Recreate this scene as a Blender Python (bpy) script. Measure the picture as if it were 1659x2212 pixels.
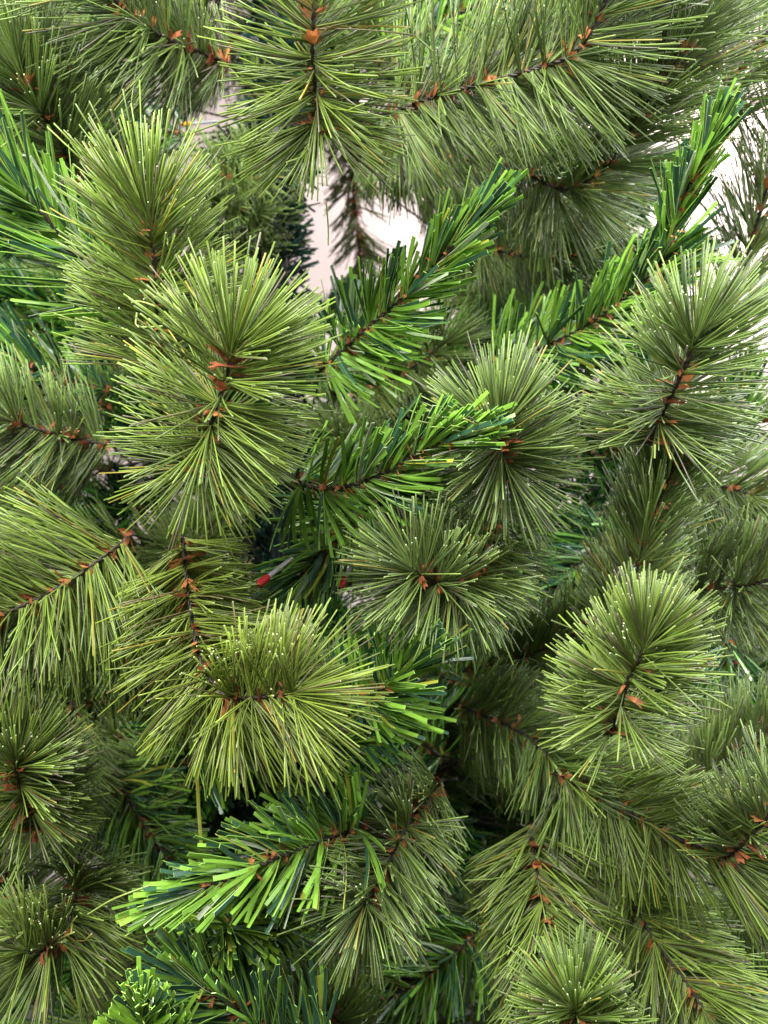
import bpy, math
import numpy as np
from mathutils import Vector, Matrix

rng = np.random.default_rng(7)
scene = bpy.context.scene
for o in list(bpy.data.objects):
    bpy.data.objects.remove(o)

# ------------------------------------------------------------------ camera
CAM_Z = 1.25
cam_d = bpy.data.cameras.new("camera")
cam = bpy.data.objects.new("camera", cam_d)
scene.collection.objects.link(cam)
cam.location = (0, 0, CAM_Z)
cam.rotation_euler = (math.radians(90), 0, 0)
cam_d.sensor_fit = 'HORIZONTAL'
cam_d.sensor_width = 26.0
cam_d.lens = 26.0
cam_d.clip_start = 0.02
cam_d.clip_end = 50
cam_d.dof.use_dof = True
cam_d.dof.focus_distance = 0.47
cam_d.dof.aperture_fstop = 9.0
scene.camera = cam
scene.render.resolution_x = 768
scene.render.resolution_y = 1024
scene.cycles.max_bounces = 3
scene.cycles.diffuse_bounces = 2
scene.cycles.glossy_bounces = 2
scene.cycles.transmission_bounces = 3

# ------------------------------------------------------------------ room light
world = bpy.data.worlds.new("World")
scene.world = world
world.use_nodes = True
bg = world.node_tree.nodes["Background"]
bg.inputs[0].default_value = (1.0, 0.98, 0.96, 1)
bg.inputs[1].default_value = 0.115

def area(name, loc, target, size, power, color, size_y=None):
    l = bpy.data.lights.new(name, 'AREA')
    l.energy = power
    l.color = color
    l.size = size
    if size_y:
        l.shape = 'RECTANGLE'
        l.size_y = size_y
    o = bpy.data.objects.new(name, l)
    o.location = loc
    d = Vector(target) - Vector(loc)
    o.rotation_euler = d.to_track_quat('-Z', 'Y').to_euler()
    scene.collection.objects.link(o)
    return o

area("room_light", (-0.40, -0.26, 2.08), (-0.10, 0.5, 1.3), 0.8, 58, (1.0, 0.97, 0.92))
area("window_light", (1.05, 0.52, 1.68), (0.2, 0.55, 1.3), 0.9, 40, (0.98, 0.98, 1.0), 1.3)
area("wall_fill", (1.3, 1.75, 2.5), (0.1, 2.6, 1.3), 0.9, 60, (1.0, 0.95, 0.94))  # fill lamp added out of view to brighten the wall

vs = scene.view_settings
vs.view_transform = 'Standard'
vs.look = 'None'
vs.exposure = -0.05
vs.gamma = 1.0
vs.use_curve_mapping = False

# ------------------------------------------------------------------ helpers
PX = 1659.0
def pt(u, v, d):
    """a point of the place: sight line through the photo at (u, v), d metres in front of the camera"""
    return np.array([(u - 829.5) / PX * d, d, CAM_Z - (v - 1106.0) / PX * d])

def unit(a):
    return a / np.maximum(np.linalg.norm(a, axis=-1, keepdims=True), 1e-9)

def spline(points, step=0.003):
    P = np.array(points, float)
    if len(P) == 2:
        P = np.array([P[0], (P[0] + P[1]) / 2, P[1]])
    E = np.vstack([2 * P[0] - P[1], P, 2 * P[-1] - P[-2]])
    out = []
    for i in range(1, len(E) - 2):
        p0, p1, p2, p3 = E[i - 1], E[i], E[i + 1], E[i + 2]
        n = max(4, int(np.linalg.norm(p2 - p1) / step))
        t = np.linspace(0, 1, n, endpoint=False)[:, None]
        out.append(0.5 * ((2 * p1) + (-p0 + p2) * t + (2 * p0 - 5 * p1 + 4 * p2 - p3) * t ** 2
                          + (-p0 + 3 * p1 - 3 * p2 + p3) * t ** 3))
    out.append(P[-1:])
    Q = np.vstack(out)
    s = np.concatenate([[0], np.cumsum(np.linalg.norm(np.diff(Q, axis=0), axis=1))])
    n = max(4, int(s[-1] / step))
    si = np.linspace(0, s[-1], n)
    R = np.stack([np.interp(si, s, Q[:, k]) for k in range(3)], 1)
    return R, si

def make_mesh(name, verts, polys, cols, smooth, material):
    """polys: list of (M, k) index arrays; cols: list of (M, 3); smooth: list of bool"""
    me = bpy.data.meshes.new(name)
    V = np.ascontiguousarray(verts, dtype=np.float32).reshape(-1, 3)
    me.vertices.add(len(V))
    me.vertices.foreach_set("co", V.ravel())
    loops = np.concatenate([p.ravel() for p in polys]).astype(np.int32)
    counts = np.concatenate([np.full(len(p), p.shape[1], np.int32) for p in polys])
    starts = np.concatenate([[0], np.cumsum(counts)[:-1]]).astype(np.int32)
    me.loops.add(len(loops))
    me.loops.foreach_set("vertex_index", loops)
    me.polygons.add(len(counts))
    me.polygons.foreach_set("loop_start", starts)
    sm = np.concatenate([np.full(len(p), s, bool) for p, s in zip(polys, smooth)])
    me.polygons.foreach_set("use_smooth", sm)
    C = np.concatenate(cols).astype(np.float32)
    C = np.concatenate([C, np.ones((len(C), 1), np.float32)], 1)
    a = me.attributes.new("tint", 'FLOAT_COLOR', 'FACE')
    a.data.foreach_set("color", C.ravel())
    me.materials.append(material)
    me.update(calc_edges=True)
    me.validate()
    return me

def link(name, me, parent=None, loc=(0, 0, 0)):
    o = bpy.data.objects.new(name, me)
    scene.collection.objects.link(o)
    o.location = loc
    o.parent = parent
    return o

# ------------------------------------------------------------------ materials
def material(name, rough, spec=0.5, translucent=0.0, noise=0.0, noise_scale=300, coat=0.0, metallic=0.0, color=None):
    m = bpy.data.materials.new(name)
    m.use_nodes = True
    nt = m.node_tree
    b = nt.nodes["Principled BSDF"]
    out = nt.nodes["Material Output"]
    b.inputs["Roughness"].default_value = rough
    b.inputs["Specular IOR Level"].default_value = spec
    b.inputs["Metallic"].default_value = metallic
    if coat:
        b.inputs["Coat Weight"].default_value = coat
        b.inputs["Coat Roughness"].default_value = 0.15
    if color is None:
        at = nt.nodes.new("ShaderNodeAttribute")
        at.attribute_name = "tint"
        src = at.outputs["Color"]
    else:
        rgb = nt.nodes.new("ShaderNodeRGB")
        rgb.outputs[0].default_value = (*color, 1)
        src = rgb.outputs[0]
    if noise:
        tc = nt.nodes.new("ShaderNodeTexCoord")
        nz = nt.nodes.new("ShaderNodeTexNoise")
        nz.inputs["Scale"].default_value = noise_scale
        nz.inputs["Detail"].default_value = 4
        nt.links.new(tc.outputs["Object"], nz.inputs["Vector"])
        mr = nt.nodes.new("ShaderNodeMapRange")
        mr.inputs["From Min"].default_value = 0.25
        mr.inputs["From Max"].default_value = 0.75
        mr.inputs["To Min"].default_value = 1 - noise
        mr.inputs["To Max"].default_value = 1 + noise
        nt.links.new(nz.outputs["Fac"], mr.inputs["Value"])
        mx = nt.nodes.new("ShaderNodeVectorMath")
        mx.operation = 'SCALE'
        nt.links.new(src, mx.inputs[0])
        nt.links.new(mr.outputs["Result"], mx.inputs["Scale"])
        src = mx.outputs["Vector"]
    nt.links.new(src, b.inputs["Base Color"])
    if translucent:
        tr = nt.nodes.new("ShaderNodeBsdfTranslucent")
        nt.links.new(src, tr.inputs["Color"])
        mix = nt.nodes.new("ShaderNodeMixShader")
        mix.inputs[0].default_value = translucent
        nt.links.new(b.outputs[0], mix.inputs[1])
        nt.links.new(tr.outputs[0], mix.inputs[2])
        nt.links.new(mix.outputs[0], out.inputs["Surface"])
    return m

M_PINE = material("pine_filament", 0.28, 0.5, 0.2, noise=0.12, noise_scale=120)
M_STRIP = material("cut_foil_strip", 0.25, 0.55, 0.25, noise=0.08, noise_scale=90)
M_WIRE = material("twisted_wire", 0.5, 0.4, noise=0.3, noise_scale=400)
M_BRACT = material("brown_paper_bract", 0.55, 0.3, 0.25, noise=0.3, noise_scale=350)
M_POLE = material("dark_pole_paint", 0.45, 0.4, color=(0.012, 0.022, 0.018), noise=0.2, noise_scale=40)
M_METAL = material("pale_steel", 0.35, 0.5, color=(0.62, 0.62, 0.66), noise=0.1, noise_scale=80, metallic=0.3)
M_RED = material("red_tip_paint", 0.45, 0.4, color=(0.50, 0.02, 0.03), noise=0.1)
M_YEL = material("yellow_tip_paint", 0.45, 0.4, color=(0.70, 0.36, 0.03), noise=0.1)
M_WALL = material("pale_pink_wall", 0.85, 0.2, color=(0.86, 0.73, 0.70), noise=0.04, noise_scale=3)

# ------------------------------------------------------------------ the setting: a pale wall behind the tree
def box_mesh(name, lo, hi, mat):
    x0, y0, z0 = lo
    x1, y1, z1 = hi
    V = np.array([[x0, y0, z0], [x1, y0, z0], [x1, y1, z0], [x0, y1, z0],
                  [x0, y0, z1], [x1, y0, z1], [x1, y1, z1], [x0, y1, z1]])
    F = np.array([[0, 3, 2, 1], [4, 5, 6, 7], [0, 1, 5, 4], [1, 2, 6, 5], [2, 3, 7, 6], [3, 0, 4, 7]])
    return make_mesh(name, V, [F], [np.ones((6, 3))], [False], mat)

wall = link("wall", box_mesh("wall", (-3, 2.6, 0), (3, 2.7, 3.2), M_WALL))
wall["kind"] = "structure"

# ------------------------------------------------------------------ the tree
POLE = pt(598, 1106, 0.97)
TREE = bpy.data.objects.new("artificial_christmas_tree", None)
scene.collection.objects.link(TREE)
TREE.location = (POLE[0], POLE[1], 0)
TREE["label"] = "artificial green Christmas tree with long pine needles and flat cut-strip tips filling the picture"
TREE["category"] = "Christmas tree"
ORIGIN = np.array([POLE[0], POLE[1], 0.0])

def tube(P, rad, sides=6, twist=False, col=(0.03, 0.022, 0.018)):
    """a tube along P; two wires wound round each other when twist is set"""
    P = np.asarray(P)
    T = unit(np.gradient(P, axis=0))
    ref = np.array([0.31, 0.22, 0.92])
    A = unit(np.cross(T, ref))
    B = np.cross(T, A)
    rad = np.broadcast_to(np.asarray(rad, float), (len(P),))
    strands = []
    if twist:
        s = np.concatenate([[0], np.cumsum(np.linalg.norm(np.diff(P, axis=0), axis=1))])
        ph = s * 2 * math.pi / 0.011
        for k in (0, math.pi):
            strands.append((P + (A * np.cos(ph + k)[:, None] + B * np.sin(ph + k)[:, None]) * rad[:, None] * 0.55, rad * 0.62))
    else:
        strands.append((P, rad))
    V, F, C = [], [], []
    off = 0
    ang = np.arange(sides) / sides * 2 * math.pi
    for (Q, r) in strands:
        ring = Q[:, None, :] + (A[:, None, :] * np.cos(ang)[None, :, None] + B[:, None, :] * np.sin(ang)[None, :, None]) * r[:, None, None]
        V.append(ring.reshape(-1, 3))
        n = len(Q)
        i = np.arange(n - 1)[:, None] * sides
        j = np.arange(sides)[None, :]
        j2 = (j + 1) % sides
        f = np.stack([i + j, i + j2, i + sides + j2, i + sides + j], -1).reshape(-1, 4) + off
        F.append(f)
        off += n * sides
    V = np.concatenate(V)
    F = np.concatenate(F)
    return V, F, np.tile(np.array(col), (len(F), 1))

def filaments(P, D, L, R, bend, col, cap, sides=5, rings=4):
    """round needles: N bases P, directions D, lengths L, radii R"""
    N = len(P)
    s = np.linspace(0, 1, rings)
    C = P[:, None, :] + D[:, None, :] * (L[:, None] * s)[..., None] + bend[:, None, :] * (L[:, None] * s ** 2)[..., None]
    T = unit(np.gradient(C, axis=1))
    A = unit(np.cross(T, unit(rng.normal(size=(N, 1, 3)))))
    B = np.cross(T, A)
    a = np.arange(sides) / sides * 2 * math.pi
    rr = R[:, None] * np.interp(s, [0, 0.15, 1], [0.8, 1, 1.0])[None, :]
    V = C[:, :, None, :] + (A[:, :, None, :] * np.cos(a)[None, None, :, None] + B[:, :, None, :] * np.sin(a)[None, None, :, None]) * rr[:, :, None, None]
    per = rings * sides
    i = np.arange(rings - 1)[:, None] * sides
    j = np.arange(sides)[None, :]
    q = np.stack([i + j, i + (j + 1) % sides, i + sides + (j + 1) % sides, i + sides + j], -1).reshape(-1, 4)
    Q = (np.arange(N)[:, None, None] * per + q[None]).reshape(-1, 4)
    c = np.arange(N)[:, None] * per + (rings - 1) * sides + np.arange(sides)[None, :]
    return V.reshape(-1, 3), [Q, c], [np.repeat(col, len(q), 0), cap], [True, False]

def strips(P, D, L, W, bend, nrm, colA, colB, edge, twist, rings=5):
    """flat cut strips with two faces of different green and thin pale edges"""
    N = len(P)
    s = np.linspace(0, 1, rings)
    C = P[:, None, :] + D[:, None, :] * (L[:, None] * s)[..., None] + bend[:, None, :] * (L[:, None] * s ** 2)[..., None]
    T = unit(np.gradient(C, axis=1))
    A = unit(np.cross(T, nrm[:, None, :]))
    B = np.cross(A, T)
    tw = twist[:, None] * s[None, :]
    A2 = A * np.cos(tw)[..., None] + B * np.sin(tw)[..., None]
    B2 = -A * np.sin(tw)[..., None] + B * np.cos(tw)[..., None]
    w = W[:, None] * np.interp(s, [0, 0.25, 1], [0.55, 1, 1.0])[None, :] * 0.5
    h = 0.00022
    V = np.stack([C - A2 * w[..., None] - B2 * h, C + A2 * w[..., None] - B2 * h,
                  C + A2 * w[..., None] + B2 * h, C - A2 * w[..., None] + B2 * h], 2)
    per = rings * 4
    base = (np.arange(N) * per)[:, None]
    k = (np.arange(rings - 1) * 4)[None, :]
    def side(a, b):
        return np.stack([base + k + a, base + k + b, base + k + 4 + b, base + k + 4 + a], -1).reshape(-1, 4)
    bot, r, top, l = side(0, 1), side(1, 2), side(2, 3), side(3, 0)
    capf = base + (rings - 1) * 4 + np.arange(4)[None, :]
    rep = rings - 1
    return (V.reshape(-1, 3), [bot, top, r, l, capf],
            [np.repeat(colA, rep, 0), np.repeat(colB, rep, 0), np.repeat(edge, rep, 0), np.repeat(edge, rep, 0), edge],
            [False, False, False, False, False])

LIME = np.array([0.285, 0.425, 0.076])
OLIVE = np.array([0.118, 0.172, 0.052])
BROWN = np.array([0.165, 0.155, 0.090])

def pine_colours(n, tint):
    k = rng.random((n, 1))
    c = OLIVE + (LIME - OLIVE) * np.clip(k * 1.25 - 0.1, 0, 1)
    brown = rng.random((n, 1)) < 0.08
    c = np.where(brown, BROWN * (0.7 + 0.6 * rng.random((n, 1))), c)
    yellow = rng.random((n, 1)) < 0.018
    c = np.where(yellow, np.array([0.42, 0.36, 0.07]), c)
    return c * np.array(tint) * (0.85 + 0.3 * rng.random((n, 1)))

def fan(P, S, a0, a1, per_cm, tip, start, thin=0.0, ease=1.2, bundle=6):
    """bases, tangents and outward directions of needles all round a stem"""
    total = S[-1]
    n = int(per_cm * (total - start) * 100)
    # needles leave the stem in small bundles, the bundles in loose whorls
    k = bundle
    m = max(1, n // k)
    n = m * k
    sb = start + (total - start) * rng.random(m)
    sb = sb + 0.0036 * np.sin(sb * 2 * math.pi / 0.0165)
    s = np.clip(np.repeat(sb, k) + rng.normal(size=n) * 0.0009, start, total)
    f = (s - start) / max(total - start, 1e-6)
    s = np.concatenate([s, total - 0.012 * rng.random(tip)])
    f = np.concatenate([f, np.full(tip, 1.0)])
    T = unit(np.gradient(P, axis=0))
    B = np.stack([np.interp(s, S, P[:, k]) for k in range(3)], 1)
    Tn = unit(np.stack([np.interp(s, S, T[:, k]) for k in range(3)], 1))
    N = len(s)
    rb = rng.normal(size=(m, 3))
    r = np.concatenate([np.repeat(unit(rb), k, 0) + rng.normal(size=(n, 3)) * 0.13, rng.normal(size=(tip, 3))])
    r = unit(r - (r * Tn).sum(1, keepdims=True) * Tn)
    # pressed flat in its box: fewer needles left standing on the outer face
    face = np.clip((-r[:, 1] - 0.2) / 0.5, 0, 1)
    keep = np.concatenate([np.repeat(rng.random(m), k), np.ones(tip)]) > thin * face
    keep[N - tip:] = True
    B, Tn, r, f = B[keep], Tn[keep], r[keep], f[keep]
    N = len(B)
    ang = a0 + (a1 - a0) * f ** ease + (np.concatenate([np.repeat(rng.normal(size=m), k), np.zeros(tip)])[keep]) * 7 + rng.normal(size=N) * 3.0
    ang[-tip:] = np.abs(rng.normal(size=tip)) * (26 if ease > 1 else 9) + 3 if tip else ang[-tip:]
    ang = np.radians(np.clip(ang, 3, 128))[:, None]
    D = np.cos(ang) * Tn + np.sin(ang) * r
    return B, Tn, r, D, f

def bract_geometry(p, t, scale=1.0):
    """one ragged whorl of brown paper scales round the stem"""
    V, F = [], []
    n = int(rng.integers(5, 12))
    scale = scale * rng.uniform(0.7, 1.25)
    ref = unit(np.cross(t, rng.normal(size=3)))
    bit = np.cross(t, ref)
    for k in range(n):
        a = 2 * math.pi * k / n + rng.normal() * 0.35
        r = ref * math.cos(a) + bit * math.sin(a)
        w = unit(np.cross(t, r))
        lean = rng.uniform(0.1, 1.6)
        d = unit(r + t * lean)
        L = rng.uniform(0.0045, 0.0085) * scale
        W = rng.uniform(0.0008, 0.0021) * scale
        nn = np.cross(w, d)
        b = p + r * 0.0020 + t * rng.normal() * 0.0022
        o = len(V)
        curl = rng.uniform(-0.0006, 0.0018)
        V += [b - w * W * 0.45, b + w * W * 0.45,
              b + d * L * 0.55 + w * W + nn * curl, b + d * L * 0.55 - w * W + nn * curl,
              b + d * L * rng.uniform(0.85, 1.1) + w * W * 0.9 + nn * curl * 3,
              b + d * L * 0.75 + nn * curl * 2,
              b + d * L * rng.uniform(0.85, 1.1) - w * W * 0.8 + nn * curl * 3]
        F += [(o, o + 1, o + 2, o + 3)]
        F += [(o + 3, o + 2, o + 4, o + 5), (o + 3, o + 5, o + 6, o + 6)]
    V = np.array(V)
    quads = np.array([f for f in F if len(set(f)) == 4])
    tris = np.array([f[:3] for f in F if len(set(f)) == 3])
    c = (np.array([0.64, 0.25, 0.095]) * (1 - (k := rng.random())) + np.array([0.34, 0.10, 0.05]) * k) * rng.uniform(0.8, 1.15)
    cq = np.tile(c, (len(quads), 1)) * rng.uniform(0.55, 1.3, (len(quads), 1))
    ct = np.tile(c, (len(tris), 1)) * rng.uniform(0.55, 1.3, (len(tris), 1))
    return V, [quads, tris], [cq, ct]

def join_bracts(parts):
    V, F, C = [], [[], []], [[], []]
    off = 0
    for v, fs, cs in parts:
        V.append(v)
        for k in (0, 1):
            F[k].append(fs[k] + off)
            C[k].append(cs[k])
        off += len(v)
    return make_mesh("bracts", np.concatenate(V), [np.concatenate(F[0]), np.concatenate(F[1])],
                     [np.concatenate(C[0]), np.concatenate(C[1])], [False, False], M_BRACT)

SOCKETS = np.array([0.62, 0.90, 1.166, 1.735, 2.0])      # heights of the collars on the pole

COUNT = {"bract": 0, "needle": 0, "tris": 0}

def branch(kind, pix, length=None, per_cm=None, a=(72, 42), tip=None, tint=(1, 1, 1), start=0.0,
           solo=0, bracts=True, rad=1.0, label=None, root=True, lime=0.55, relief=0.6, inner=0.95, thin=0.88):
    """pix: (u, v, d) way points from the inner end to the tip"""
    dm = sum(p[2] for p in pix) / len(pix)
    P, S = spline([pt(p[0], p[1], dm + (p[2] - dm) * relief) for p in pix])
    pine = kind == 'pine'
    length = length or (0.060 if pine else 0.048)
    per_cm = per_cm * (2.6 if pine else 1.3) if per_cm else None
    per_cm = per_cm or (42 if pine else 26)
    tip = tip if tip is not None else (55 if pine else 26)
    base = P[0].copy()
    # ---- the wire runs on to the pole
    if root:
        dist = math.hypot(base[0] - POLE[0], base[1] - POLE[1])
        ray = unit(base - np.array([0, 0, CAM_Z]))
        back = base + ray * max(0.03, min(0.22, (POLE[1] - base[1]) * 0.75))
        zf = SOCKETS[int(np.argmin(np.abs(SOCKETS - back[2] + 0.03)))]
        fa = math.atan2(back[1] - POLE[1], back[0] - POLE[0])
        foot = np.array([POLE[0] + 0.02 * math.cos(fa), POLE[1] + 0.02 * math.sin(fa), zf])
        W, _ = spline([foot, back, base], 0.006)
        path = np.vstack([W[:-1], P])
    else:
        path = P
    V, F, C = tube(path - base, 0.0017 * rad, 5, True)
    me = make_mesh("stem", V, [F], [C], [True], M_WIRE)
    ob = link("pine_branch" if pine else "flat_needle_branch", me, TREE, tuple(base - ORIGIN))
    if label:
        ob["label"] = label
    # ---- needles
    B, Tn, r, D, f = fan(P - base, S, a[0], a[1], per_cm, tip, start, thin, 1.2 if pine else 0.75, 6 if pine else 3)
    N = len(B)
    if pine:
        L = length * rng.normal(1.0, 0.085, N) * np.interp(f, [0, 0.35, 1], [inner, 1, 0.97])
        L = np.where(rng.random(N) < 0.06, L * rng.uniform(0.6, 0.9, N), L)
        bend = Tn * rng.normal(0.05, 0.05, (N, 1)) + rng.normal(size=(N, 3)) * 0.02 + np.array([0, 0, -0.02])
        bend = bend + rng.normal(size=(N, 3)) * np.where(rng.random((N, 1)) < 0.025, 0.20, 0.0)
        R = 0.00047 * rad * rng.uniform(0.88, 1.1, N)
        col = pine_colours(N, tint)
        cap = np.clip(col * 0.5 + np.array([0.50, 0.56, 0.32]) * rng.random((N, 1)) ** 1.3, 0, 0.8)
        idx = np.arange(N)
        singles = []
        if solo:
            near = np.argsort((B + D * L[:, None])[:, 1])[:solo * 2]
            singles = rng.choice(near, solo, replace=False)
        keep = np.setdiff1d(idx, singles)
        def geo(i):
            return filaments(B[i], D[i], L[i], R[i], bend[i], col[i], cap[i], 5 if dm < .6 else 4, 4 if dm < .6 else 3)
        mat = M_PINE
    else:
        L = length * rng.normal(1.0, 0.10, N) * np.interp(f, [0, 0.5, 1], [1.2, 1.0, 0.85])
        L = np.where(rng.random(N) < 0.08, L * rng.uniform(0.5, 0.85, N), L)
        bend = Tn * rng.normal(0.16, 0.08, (N, 1)) + rng.normal(size=(N, 3)) * 0.09
        Wd = 0.0026 * rad * rng.uniform(0.85, 1.12, N)
        nrm = unit(r * 0.9 + rng.normal(size=(N, 3)) * 0.55 + Tn * -0.3)
        light = np.array([0.29, 0.58, 0.07]) * rng.uniform(0.5, 1.25, (N, 1)) * np.array(tint)
        dark = np.array([0.045, 0.125, 0.068]) * rng.uniform(0.7, 1.4, (N, 1)) * np.array(tint)
        yel = rng.random((N, 1)) < 0.05
        light = np.where(yel, np.array([0.42, 0.46, 0.06]), light)
        light = np.where(rng.random((N, 1)) < 0.06, np.array([0.42, 0.52, 0.34]), light)
        pick = rng.random((N, 1)) < lime
        both = rng.random((N, 1)) < 0.55
        cA = np.where(pick, light, dark)
        cB = np.where(both, cA, np.where(pick, dark, light))
        edge = np.clip(light * 1.3 + 0.06, 0, 0.8)
        tw = rng.normal(0, 0.5, N)
        singles = []
        if solo:
            near = np.argsort((B + D * L[:, None])[:, 1])[:int(solo * 1.5)]
            singles = rng.choice(near, solo, replace=False)
        keep = np.setdiff1d(np.arange(N), singles)
        def geo(i):
            return strips(B[i], D[i], L[i], Wd[i], bend[i], nrm[i], cA[i], cB[i], edge[i], tw[i])
        mat = M_STRIP
    g = geo(keep)
    nd = link("needles", make_mesh("needles", *g, mat), ob)
    nd["kind"] = "stuff"
    for i in singles:
        g = geo(np.array([i]))
        link("needle", make_mesh("needle", *g, mat), ob)
        COUNT["needle"] += 1
    # ---- brown paper bracts along the stem
    if bracts:
        step = 0.0165 if pine else 0.0125
        s = start + 0.004
        T = unit(np.gradient(P, axis=0))
        parts = []
        while s < S[-1] - 0.006:
            q = np.array([np.interp(s, S, P[:, k]) for k in range(3)])
            t = unit(np.array([np.interp(s, S, T[:, k]) for k in range(3)]))
            parts.append(bract_geometry(q - base, t, 1.6 if pine else 1.05))
            s += step * rng.uniform(0.75, 1.25)
        if dm < 0.645:
            for V, F, C in parts:
                link("bract", make_mesh("bract", V, F, C, [False, False], M_BRACT), ob)
                COUNT["bract"] += 1
        elif parts:
            link("bracts", join_bracts(parts), ob)["kind"] = "stuff"
    return ob

# ---- the pole, wrapped in dark strips
zs = np.linspace(0.0, 2.1, 60)
V, F, C = tube(np.stack([np.zeros(60), np.zeros(60), zs], 1), 0.014, 16)
pole = link("pole", make_mesh("pole", V, [F], [C], [True], M_POLE), TREE)
for zc in SOCKETS:
    V, F, C = tube(np.array([[0, 0, zc - .02], [0, 0, zc - .0195], [0, 0, zc + .0195], [0, 0, zc + .02]]), np.array([.015, .022, .022, .015]), 18)
    link("socket_collar", make_mesh("socket_collar", V, [F], [C], [False], M_POLE), TREE)
n = 2600
z = rng.uniform(0.55, 2.0, n)
az = rng.uniform(0, 2 * math.pi, n)
r = np.stack([np.cos(az), np.sin(az), np.zeros(n)], 1)
B = r * 0.013 + np.stack([np.zeros(n), np.zeros(n), z], 1)
D = unit(r + np.array([0, 0, 1.0]) * rng.normal(0.2, 0.5, (n, 1)) + rng.normal(size=(n, 3)) * 0.35)
dk = np.array([0.014, 0.045, 0.032]) * rng.uniform(0.6, 1.5, (n, 1))
g = strips(B, D, rng.uniform(0.026, 0.042, n), np.full(n, 0.0042), rng.normal(size=(n, 3)) * 0.1,
           unit(rng.normal(size=(n, 3))), dk, dk, dk * 1.6, rng.normal(0, 0.4, n), 3)
wrap = link("needles", make_mesh("needles", *g, M_STRIP), pole)
wrap["kind"] = "stuff"

WARM = (1.05, 1.05, 0.92)
COOL_VEIL = (1.0, 1.0, 1.3)  # extra blue greys the needles, painting in a veil of glare
DULL = (0.92, 0.93, 1.2)  # darker, and greyed by blue: glare veil painted into the tint

# ================================================================== front tips
branch('pine', [(428, 1018, .515), (436, 975, .49), (462, 900, .46), (492, 800, .43), (503, 745, .415)],
       .058, 54, (112, 46), 60, WARM, solo=20, label="lime green long-needled tip pointing up and outward")
branch('pine', [(345, 815, .56), (338, 720, .54), (337, 620, .51), (330, 540, .49), (322, 470, .47)],
       .062, 44, (76, 44), 60, WARM, solo=10)
branch('pine', [(694, 292, .50), (685, 220, .475), (676, 120, .445), (678, 40, .425), (682, -30, .41)],
       .058, 50, (118, 50), 60, (1.03, 1.02, .95), solo=10)
branch('pine', [(840, 245, .64), (950, 205, .61), (1110, 162, .57), (1235, 118, .53), (1290, 40, .50), (1330, -60, .47)],
       .075, 40, (72, 50), 50, COOL_VEIL)
branch('pine', [(500, 140, .66), (430, 112, .63), (350, 78, .59), (275, 25, .55), (200, -50, .51)],
       .076, 38, (68, 50), 50, COOL_VEIL, inner=.55)
branch('pine', [(170, 390, .64), (140, 330, .61), (104, 265, .58), (78, 228, .555), (40, 150, .53)],
       .066, 40, (58, 36), 60, DULL)
branch('flat', [(340, 690, .62), (230, 605, .585), (130, 505, .55), (50, 415, .52)],
       .060, 24, (62, 26), 30, (1, 1, 1), solo=40, bracts=False, lime=.72)
branch('pine', [(1404, 960, .54), (1420, 915, .52), (1452, 850, .49), (1482, 785, .465), (1505, 725, .445)],
       .055, 48, (96, 38), 60, COOL_VEIL, solo=5)
branch('pine', [(1325, 1400, .63), (1365, 1260, .60), (1415, 1100, .56), (1465, 990, .53)],
       .056, 40, (44, 26), 50, DULL)
branch('pine', [(1318, 1585, .51), (1338, 1535, .485), (1352, 1480, .455), (1375, 1435, .435), (1398, 1385, .415)],
       .046, 58, (98, 32), 60, (1.0, 1.0, .95), solo=10, relief=.45)
branch('pine', [(1072, 1080, .68), (1046, 1180, .63), (1012, 1250, .57), (955, 1262, .515), (890, 1232, .475)],
       .056, 42, (78, 56), 60, (1, 1, 1.3))
branch('pine', [(1096, 1035, .58), (1090, 1005, .55), (1084, 975, .52), (1076, 925, .49)],
       .058, 60, (112, 46), 50, (1, 1, 1.3), relief=.55)
branch('flat', [(690, 800, .62), (740, 758, .60), (800, 702, .565), (875, 640, .53), (940, 572, .50), (1005, 500, .475)],
       .039, 32, (92, 12), 34, (1, 1, 1), solo=60, lime=.78, label="bright green flat-strip tip pointing up to the right")
branch('flat', [(630, 1035, .57), (690, 1055, .555), (770, 1045, .53), (850, 1012, .51), (910, 975, .485), (975, 950, .465)],
       .039, 32, (98, 12), 34, (1, 1, 1), solo=60, lime=.76, label="bright green flat-strip tip pointing right")
branch('flat', [(810, 1085, .64), (745, 1145, .615), (680, 1210, .595), (630, 1275, .58)],
       .046, 38, (80, 24), 28, (.95, .95, 1), lime=.6)
branch('flat', [(1060, 785, .68), (1200, 738, .64), (1330, 660, .60), (1425, 565, .57), (1468, 450, .545), (1515, 340, .52)],
       .042, 28, (74, 13), 28, (1, 1, 1), lime=.62, relief=1.0)
branch('flat', [(690, 1570, .62), (750, 1540, .57), (815, 1495, .53), (860, 1455, .51)],
       .050, 34, (92, 40), 36, (1, 1, 1), lime=.6)
branch('pine', [(395, 1160, .585), (404, 1250, .56), (418, 1360, .53), (440, 1440, .505), (490, 1503, .47), (560, 1505, .435), (632, 1498, .415)],
       .056, 50, (74, 60), 60, (1.12, 1.05, .82), solo=20, inner=.78, label="yellow-green long-needled tip curving down and out toward the viewer")
branch('flat', [(410, 1560, .62), (520, 1600, .58), (610, 1615, .555), (680, 1610, .54)],
       .048, 26, (66, 34), 26, (1.05, 1, .8), lime=.62)
branch('flat', [(790, 1785, .58), (710, 1810, .54), (610, 1848, .50), (515, 1888, .465), (410, 1928, .44)],
       .039, 32, (88, 13), 34, (1, 1, 1), solo=60, lime=.78, label="bright green flat-strip tip pointing left")
branch('pine', [(955, 1685, .65), (905, 1745, .61), (868, 1805, .56), (832, 1875, .53), (800, 1935, .50), (784, 1960, .485)],
       .050, 50, (66, 60), 40, DULL, solo=5)
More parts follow.
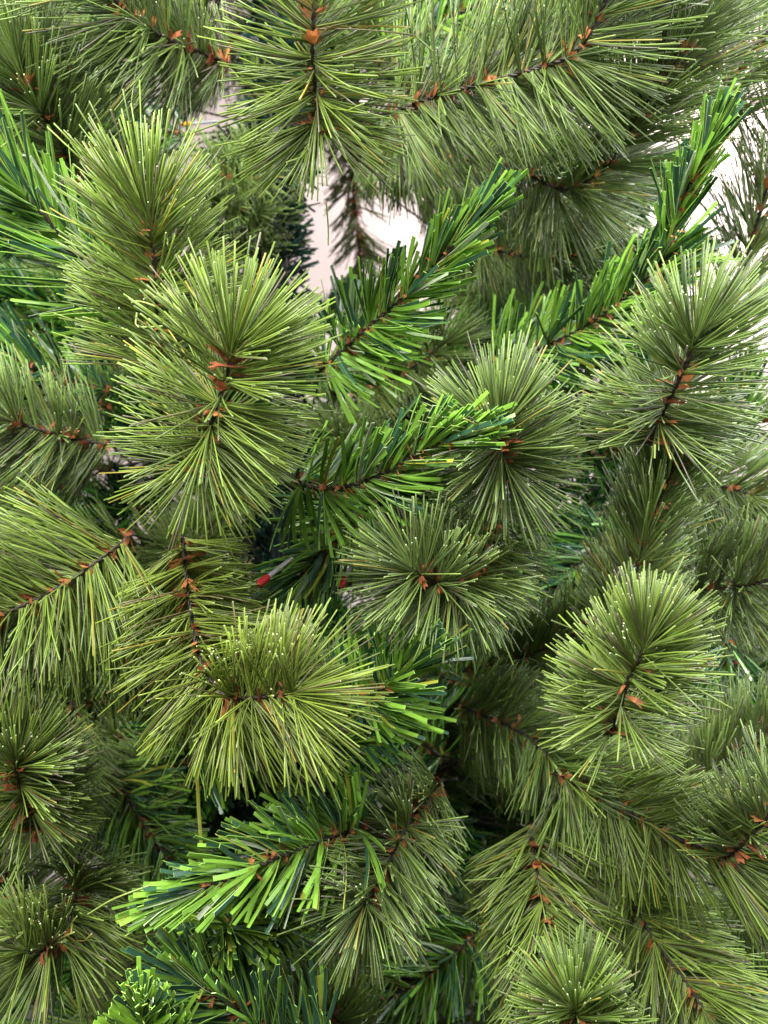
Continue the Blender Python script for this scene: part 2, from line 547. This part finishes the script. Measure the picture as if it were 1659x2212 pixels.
branch('pine', [(285, 1155, .60), (205, 1217, .57), (150, 1255, .55), (75, 1297, .52), (5, 1330, .495), (-70, 1375, .475)],
       .078, 42, (70, 54), 40, (1, 1, .92), solo=5)
branch('pine', [(240, 962, .66), (160, 948, .64), (90, 930, .61), (-50, 885, .57)],
       .058, 38, (68, 50), 40, DULL)
branch('pine', [(85, 1790, .58), (62, 1742, .545), (42, 1690, .505), (34, 1650, .48)],
       .050, 64, (84, 50), 40, (.95, .97, .9), relief=.5)
branch('pine', [(160, 1520, .76), (138, 1610, .73), (128, 1680, .70), (90, 1760, .67)],
       .060, 36, (62, 46), 40, DULL)
branch('pine', [(158, 1865, .67), (160, 1950, .60), (138, 2022, .55), (95, 2050, .505), (50, 2058, .475)],
       .056, 46, (74, 58), 30, (.9, .9, .88), relief=.4)
branch('flat', [(540, 1930, .60), (520, 1965, .565), (500, 1990, .53), (492, 2010, .50)],
       .038, 46, (88, 60), 40, (1.05, .92, .7), lime=.66)
branch('flat', [(345, 2330, .50), (320, 2260, .465), (303, 2195, .435)],
       .030, 34, (60, 30), 40, (1.1, 1.05, .9), lime=.7)
branch('flat', [(700, 2300, .56), (600, 2245, .53), (505, 2180, .50), (440, 2130, .475)],
       .050, 26, (60, 26), 26, (1, 1, 1.1), lime=.42)
branch('pine', [(1148, 1780, .64), (1156, 1870, .60), (1172, 1950, .57), (1186, 2050, .535), (1196, 2130, .51)],
       .060, 44, (58, 46), 40, (1, 1, .95))
branch('pine', [(1350, 1920, .64), (1420, 2040, .59), (1480, 2118, .56), (1535, 2205, .525), (1580, 2290, .50)],
       .064, 44, (60, 46), 40, (1, 1, .95))
branch('pine', [(1285, 2360, .58), (1264, 2300, .55), (1250, 2235, .51), (1242, 2175, .48)],
       .050, 66, (86, 44), 60, (.92, .97, .9), relief=.5)
branch('pine', [(1200, 1670, .64), (1300, 1722, .61), (1385, 1768, .58), (1460, 1810, .555), (1540, 1836, .53), (1610, 1850, .51)],
       .062, 44, (64, 48), 50, (1, 1, .95))
branch('pine', [(1560, 1860, .56), (1600, 1825, .53), (1640, 1785, .505), (1700, 1720, .48)],
       .050, 40, (66, 44), 40, DULL)
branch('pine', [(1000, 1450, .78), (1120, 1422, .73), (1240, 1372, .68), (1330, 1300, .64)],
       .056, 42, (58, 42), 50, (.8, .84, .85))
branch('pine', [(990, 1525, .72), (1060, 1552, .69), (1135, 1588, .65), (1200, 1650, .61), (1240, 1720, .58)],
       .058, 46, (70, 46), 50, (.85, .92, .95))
branch('pine', [(1480, 1275, .68), (1565, 1270, .65), (1620, 1263, .62), (1710, 1240, .59)],
       .062, 42, (68, 50), 40, COOL_VEIL)
branch('pine', [(1440, 1010, .72), (1500, 1035, .70), (1580, 1055, .67), (1700, 1098, .63)],
       .062, 40, (64, 48), 40, COOL_VEIL)
branch('pine', [(1040, 345, .72), (1140, 377, .70), (1215, 410, .67), (1300, 370, .64), (1350, 302, .61), (1396, 225, .57), (1460, 130, .53), (1500, 60, .51)],
       .072, 38, (66, 40), 60, COOL_VEIL)
branch('pine', [(1500, 330, .70), (1545, 230, .66), (1575, 180, .63), (1670, 50, .58)],
       .066, 20, (56, 36), 40, COOL_VEIL)
branch('pine', [(1560, 720, .74), (1600, 600, .71), (1650, 430, .66), (1700, 270, .62)],
       .070, 20, (48, 34), 40, COOL_VEIL)
branch('pine', [(1500, 960, .86), (1600, 925, .83), (1720, 890, .78)], .06, 20, (60, 40), 40, COOL_VEIL)
branch('flat', [(1560, 1010, .78), (1580, 930, .75), (1600, 860, .73)], .05, 26, (40, 22), 24)
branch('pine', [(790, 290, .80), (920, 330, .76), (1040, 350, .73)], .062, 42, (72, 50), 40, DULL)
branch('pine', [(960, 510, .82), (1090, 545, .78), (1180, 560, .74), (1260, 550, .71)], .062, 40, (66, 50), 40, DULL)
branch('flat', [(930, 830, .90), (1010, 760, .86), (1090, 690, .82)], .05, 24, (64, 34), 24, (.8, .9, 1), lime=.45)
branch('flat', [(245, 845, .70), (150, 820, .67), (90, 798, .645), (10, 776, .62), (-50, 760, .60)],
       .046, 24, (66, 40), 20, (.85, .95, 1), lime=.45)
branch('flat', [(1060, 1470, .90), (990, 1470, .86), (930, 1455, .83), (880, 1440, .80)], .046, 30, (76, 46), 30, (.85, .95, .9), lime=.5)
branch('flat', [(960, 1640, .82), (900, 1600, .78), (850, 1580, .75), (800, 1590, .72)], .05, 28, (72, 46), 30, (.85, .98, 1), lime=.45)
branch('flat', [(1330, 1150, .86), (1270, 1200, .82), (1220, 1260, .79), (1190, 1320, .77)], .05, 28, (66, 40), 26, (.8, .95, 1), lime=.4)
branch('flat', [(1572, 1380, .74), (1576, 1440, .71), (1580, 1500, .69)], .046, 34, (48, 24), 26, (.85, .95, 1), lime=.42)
branch('pine', [(1440, 1720, .70), (1530, 1670, .67), (1620, 1600, .64), (1700, 1550, .61)], .062, 40, (56, 40), 40, COOL_VEIL)
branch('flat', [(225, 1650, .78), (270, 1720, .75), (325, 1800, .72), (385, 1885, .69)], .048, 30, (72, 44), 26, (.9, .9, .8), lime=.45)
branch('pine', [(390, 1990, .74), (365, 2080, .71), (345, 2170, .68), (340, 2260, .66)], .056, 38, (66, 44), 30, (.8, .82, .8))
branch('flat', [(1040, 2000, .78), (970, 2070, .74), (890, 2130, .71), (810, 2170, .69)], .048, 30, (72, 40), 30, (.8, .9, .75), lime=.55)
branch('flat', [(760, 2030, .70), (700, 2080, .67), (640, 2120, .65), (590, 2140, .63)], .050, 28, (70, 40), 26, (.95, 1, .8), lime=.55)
branch('pine', [(800, 2260, .66), (720, 2200, .63), (650, 2180, .61)], .052, 40, (70, 46), 30, (.85, .95, .85))
branch('pine', [(150, 170, .82), (90, 90, .78), (10, 10, .74)], .062, 40, (62, 44), 40, DULL)
branch('pine', [(30, 1960, .66), (-10, 1900, .63), (-60, 1850, .60)], .058, 40, (66, 44), 30, DULL)
branch('pine', [(1340, 70, .70), (1410, 10, .66), (1490, -60, .62)], .066, 38, (60, 42), 40, COOL_VEIL)
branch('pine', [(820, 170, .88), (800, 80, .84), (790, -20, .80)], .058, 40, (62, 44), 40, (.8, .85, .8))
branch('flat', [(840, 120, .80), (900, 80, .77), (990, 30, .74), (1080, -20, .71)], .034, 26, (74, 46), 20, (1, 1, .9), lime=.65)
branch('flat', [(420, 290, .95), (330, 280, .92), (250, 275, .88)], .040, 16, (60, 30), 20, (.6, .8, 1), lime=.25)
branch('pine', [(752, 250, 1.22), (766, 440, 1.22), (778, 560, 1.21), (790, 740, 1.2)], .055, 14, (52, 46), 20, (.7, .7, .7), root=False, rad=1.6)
branch('pine', [(1580, 1920, .66), (1640, 1960, .63), (1700, 1990, .61)], .06, 42, (64, 44), 30, (.9, .95, .95))

# ================================================================== deep branches round the pole, copied from four
GAPS = [(452, 22, 70, 55), (412, 238, 85, 70), (750, 560, 110, 140), (930, 20, 70, 50), (1670, 180, 170, 300),
        (1670, 790, 150, 260), (575, 1250, 30, 25), (1650, 980, 70, 80)]

HOLLOWS = [(540, 1780, 170, 120), (590, 1200, 90, 110), (700, 1340, 90, 70), (230, 1500, 90, 90), (1250, 860, 130, 90), (1000, 1990, 80, 90), (1270, 1180, 90, 90)]

def proto(kind, seed_len, dark):
    """a straight branch along +Z built once, its copies share the mesh data"""
    P = np.stack([0.008 * np.sin(np.linspace(0, 3, 60)), 0.006 * np.sin(np.linspace(1, 5, 60)), np.linspace(0, seed_len, 60)], 1)
    S = np.linspace(0, seed_len, 60)
    V, F, C = tube(P, 0.0018, 5, True)
    st = make_mesh("stem", V, [F], [C], [True], M_WIRE)
    if kind == 'pine':
        B, Tn, r, D, f = fan(P, S, 68, 44, 32, 40, 0.03)
        n = len(B)
        col = pine_colours(n, dark)
        g = filaments(B, D, .058 * rng.normal(1, .09, n), np.full(n, .00052), Tn * .05 + rng.normal(size=(n, 3)) * .04,
                      col, np.clip(col * .3 + np.array([.40, .46, .26]), 0, .8), 4, 3)
        nm = make_mesh("needles", *g, M_PINE)
    else:
        B, Tn, r, D, f = fan(P, S, 70, 32, 22, 26, 0.03)
        n = len(B)
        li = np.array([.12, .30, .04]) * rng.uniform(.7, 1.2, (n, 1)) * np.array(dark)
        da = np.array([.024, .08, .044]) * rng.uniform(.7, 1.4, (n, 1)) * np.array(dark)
        k = rng.random((n, 1)) < .45
        g = strips(B, D, .048 * rng.normal(1, .1, n), np.full(n, .003), Tn * .14 + rng.normal(size=(n, 3)) * .06,
                   unit(r + rng.normal(size=(n, 3)) * .6), np.where(k, li, da), np.where(k, da, li), li * 1.3, rng.normal(0, .5, n), 3)
        nm = make_mesh("needles", *g, M_STRIP)
    parts = []
    for s in np.arange(0.04, seed_len - .01, .017):
        q = np.array([np.interp(s, S, P[:, k]) for k in range(3)])
        parts.append(bract_geometry(q, np.array([0, 0, 1.0])))
    bm = join_bracts(parts)
    return kind, st, nm, bm, seed_len

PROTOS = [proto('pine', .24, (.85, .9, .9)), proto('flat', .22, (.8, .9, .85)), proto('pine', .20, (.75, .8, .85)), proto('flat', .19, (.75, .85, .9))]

def in_gap(u, v, m=0):
    return any(((u - a) / (c + m)) ** 2 + ((v - b) / (d + m)) ** 2 < 1 for a, b, c, d in GAPS)

def deep_branch(p0, p1, pr):
    kind, st, nm, bm, ln = pr
    d = Vector(p1) - Vector(p0)
    rot = d.to_track_quat('Z', 'Y')
    ob = link("pine_branch" if kind == 'pine' else "flat_needle_branch", st, TREE, tuple(np.array(p0) - ORIGIN))
    ob.rotation_mode = 'QUATERNION'
    ob.rotation_quaternion = rot
    k = d.length / ln
    ob.scale = (1, 1, k)
    a = link("needles", nm, ob)
    a["kind"] = "stuff"
    b = link("bracts", bm, ob)
    b["kind"] = "stuff"

for i, (p0, p1) in enumerate([
        ((1120, 870, .98), (1400, 820, .86)), ((1130, 1000, 1.0), (1360, 960, .88)), ((1200, 760, 1.0), (1450, 700, .9)),
        ((1180, 1120, 1.0), (1420, 1080, .86)), ((330, 600, .98), (60, 640, .86)), ((300, 720, 1.0), (20, 700, .88)),
        ((300, 1010, .98), (40, 1060, .86)), ((330, 1100, 1.0), (120, 1120, .86)), ((460, 1130, .98), (380, 1190, .80)),
        ((330, 400, 1.0), (130, 300, .88)), ((300, 300, 1.0), (150, 200, .92)), ((250, 480, 1.0), (0, 520, .9)),
        ((480, 1330, 1.0), (250, 1420, .86)), ((560, 1420, 1.0), (360, 1560, .86)), ((640, 1720, 1.2), (440, 1790, 1.08)),
        ((760, 1760, 1.2), (540, 1720, 1.1)), ((660, 1850, 1.2), (440, 1840, 1.08)), ((640, 1330, 1.02), (760, 1370, .86)),
        ((820, 980, 1.0), (730, 930, .84)), ((900, 860, 1.0), (1010, 850, .86)), ((1000, 640, 1.0), (1060, 620, .88)),
        ((250, 1240, 1.0), (60, 1500, .84)), ((350, 1470, .98), (130, 1520, .84)), ((330, 1560, 1.0), (120, 1600, .86)), ((420, 1640, 1.0), (250, 1580, .86)),
        ((640, 740, 1.8), (740, 640, 1.7)), ((500, 2030, 1.0), (420, 2060, .84)), ((1150, 1500, 1.0), (1350, 1480, .9)),
        ((1250, 1300, 1.0), (1480, 1330, .9)), ((1330, 1650, 1.0), (1560, 1740, .88)), ((1050, 1880, 1.0), (1020, 1960, .82)),
        ((1320, 2000, 1.0), (1600, 2080, .86)), ((1010, 1300, 1.0), (850, 1330, .86)), ((1050, 1180, 1.0), (1200, 1120, .86))]):
    deep_branch(pt(*p0), pt(*p1), PROTOS[i % 4])
for i, (p0, p1) in enumerate([((640, 380, 1.02), (470, 370, .86)), ((600, 500, 1.0), (460, 420, .86)), ((620, 320, 1.1), (500, 330, .95)),
                              ((600, 560, 1.05), (470, 500, .88)), ((560, 620, 1.1), (600, 470, 1.02)), ((540, 320, 1.2), (560, 430, 1.1))]):
    deep_branch(pt(*p0), pt(*p1), PROTOS[(0, 2, 1, 2, 3, 0)[i]])
placed = 0
tries = 0
while placed < 230 and tries < 4000:
    tries += 1
    u = rng.uniform(-80, 1740)
    v = rng.uniform(-80, 2300)
    d = rng.uniform(.80, 1.18)
    tipp = pt(u, v, d)
    # grows outward from the pole's axis, tips a little raised
    out = np.array([tipp[0] - POLE[0], tipp[1] - POLE[1] - 0.05, 0])
    if np.linalg.norm(out) < 0.06:
        out = np.array([rng.normal() * .1, -.15, 0])
    dirn = unit(unit(out) * 1.0 + np.array([rng.normal() * .25, rng.normal() * .2, rng.normal(.15, .3)]))
    ln = rng.uniform(.18, .24)
    inn = tipp - dirn * ln
    ok = True
    for t in np.linspace(0, 1.15, 9):
        q = inn + (tipp - inn) * t
        uu = q[0] / q[1] * PX + 829.5
        vv = 1106 - (q[2] - CAM_Z) / q[1] * PX
        if in_gap(uu, vv, 40):
            ok = False
            break
        if q[1] < 1.0 and any(((uu - a) / c) ** 2 + ((vv - b) / e) ** 2 < 1 for a, b, c, e in HOLLOWS):
            ok = False
            break
        if q[1] < .74:
            ok = False
            break
    if not ok:
        continue
    deep_branch(inn, tipp, PROTOS[int(rng.integers(0, 4))])
    placed += 1

# the far side of the tree
placed_far = 0
while placed_far < 120:
    u, v, d = rng.uniform(-60, 1600), rng.uniform(-60, 2280), rng.uniform(1.16, 1.42)
    q1 = pt(u, v, d)
    side = rng.uniform(-.22, .22)
    q0 = q1 - unit(np.array([side * 3 + (.3 if u > 600 else -.3), .35, rng.normal(.05, .3)])) * .23
    bad = False
    for t in np.linspace(0, 1.2, 7):
        q = q0 + (q1 - q0) * t
        if in_gap(q[0] / q[1] * PX + 829.5, 1106 - (q[2] - CAM_Z) / q[1] * PX, 34):
            bad = True
    placed_far += 1
    if not bad:
        deep_branch(q0, q1, PROTOS[placed_far % 4])

# tiers above, out of view, added to shade the inside of the tree
for i in range(46):
    az = rng.uniform(0, 2 * math.pi)
    r1 = rng.uniform(.26, .46)
    zz = rng.uniform(1.93, 2.2)
    a = np.array([POLE[0] + .06 * math.cos(az), POLE[1] + .06 * math.sin(az), zz - .05])
    b = np.array([POLE[0] + r1 * math.cos(az), POLE[1] + r1 * math.sin(az), zz + .03])
    if b[1] > .5:
        deep_branch(a, b, PROTOS[i % 4])

# ================================================================== loose bent needles caught in the tips
def loose(points, col, r=.00058):
    Q, _ = spline([pt(*p) for p in points], .003)
    V, F, C = tube(Q - Q[0], r, 6, False, col)
    link("loose_needle", make_mesh("loose_needle", V, [F], [C], [True], M_PINE), TREE, tuple(Q[0] - ORIGIN))

for p in [[(284, 654, .452), (302, 651, .451), (346, 668, .448), (379, 709, .452)],
          [(296, 676, .452), (293, 701, .45), (302, 707, .449), (351, 705, .45)],
          [(845, 118, .47), (898, 78, .455)], [(898, 78, .455), (934, 110, .47)],
          [(1272, 88, .50), (1330, 76, .49)], [(190, 1975, .47), (250, 1940, .46), (345, 1905, .465)],
          [(705, 440, .49), (709, 490, .50), (709, 530, .505)], [(1395, 160, .50), (1440, 172, .50)],
          [(1415, 960, .46), (1414, 990, .46)]]:
    loose(p, (.34, .44, .10))

# ================================================================== colour-coded hooks of the branch sockets
def hook(p0, p1, tipmat, label):
    a, b = pt(*p0), pt(*p1)
    V, F, C = tube(np.linspace(a, b, 8) - a, 0.0017, 8)
    o = link("branch_hook", make_mesh("branch_hook", V, [F], [C], [True], M_METAL), TREE, tuple(a - ORIGIN))
    o["label"] = label
    dv = unit(a - b)
    Q = np.linspace(a + dv * 0.009, a - dv * 0.004, 6)
    V, F, C = tube(Q - a, np.array([.0012, .0025, .0028, .0028, .0027, .0022]), 10)
    link("painted_tip", make_mesh("painted_tip", V, [F], [C], [True], tipmat), o)

hook((572, 1252, .53), (630, 1206, .56), M_RED, "pale metal branch hook with a red painted tip")
hook((742, 1256, .585), (766, 1210, .61), M_RED, "branch hook with a red tip behind the flat strips")
hook((405, 268, .90), (470, 262, .93), M_YEL, "grey metal branch hook with a yellow painted tip")

T = 0
for m in bpy.data.meshes:
    T += len(m.loops) - 2 * len(m.polygons)
print("parts", len(TREE.children), COUNT, "deep", placed, "triangles", T)
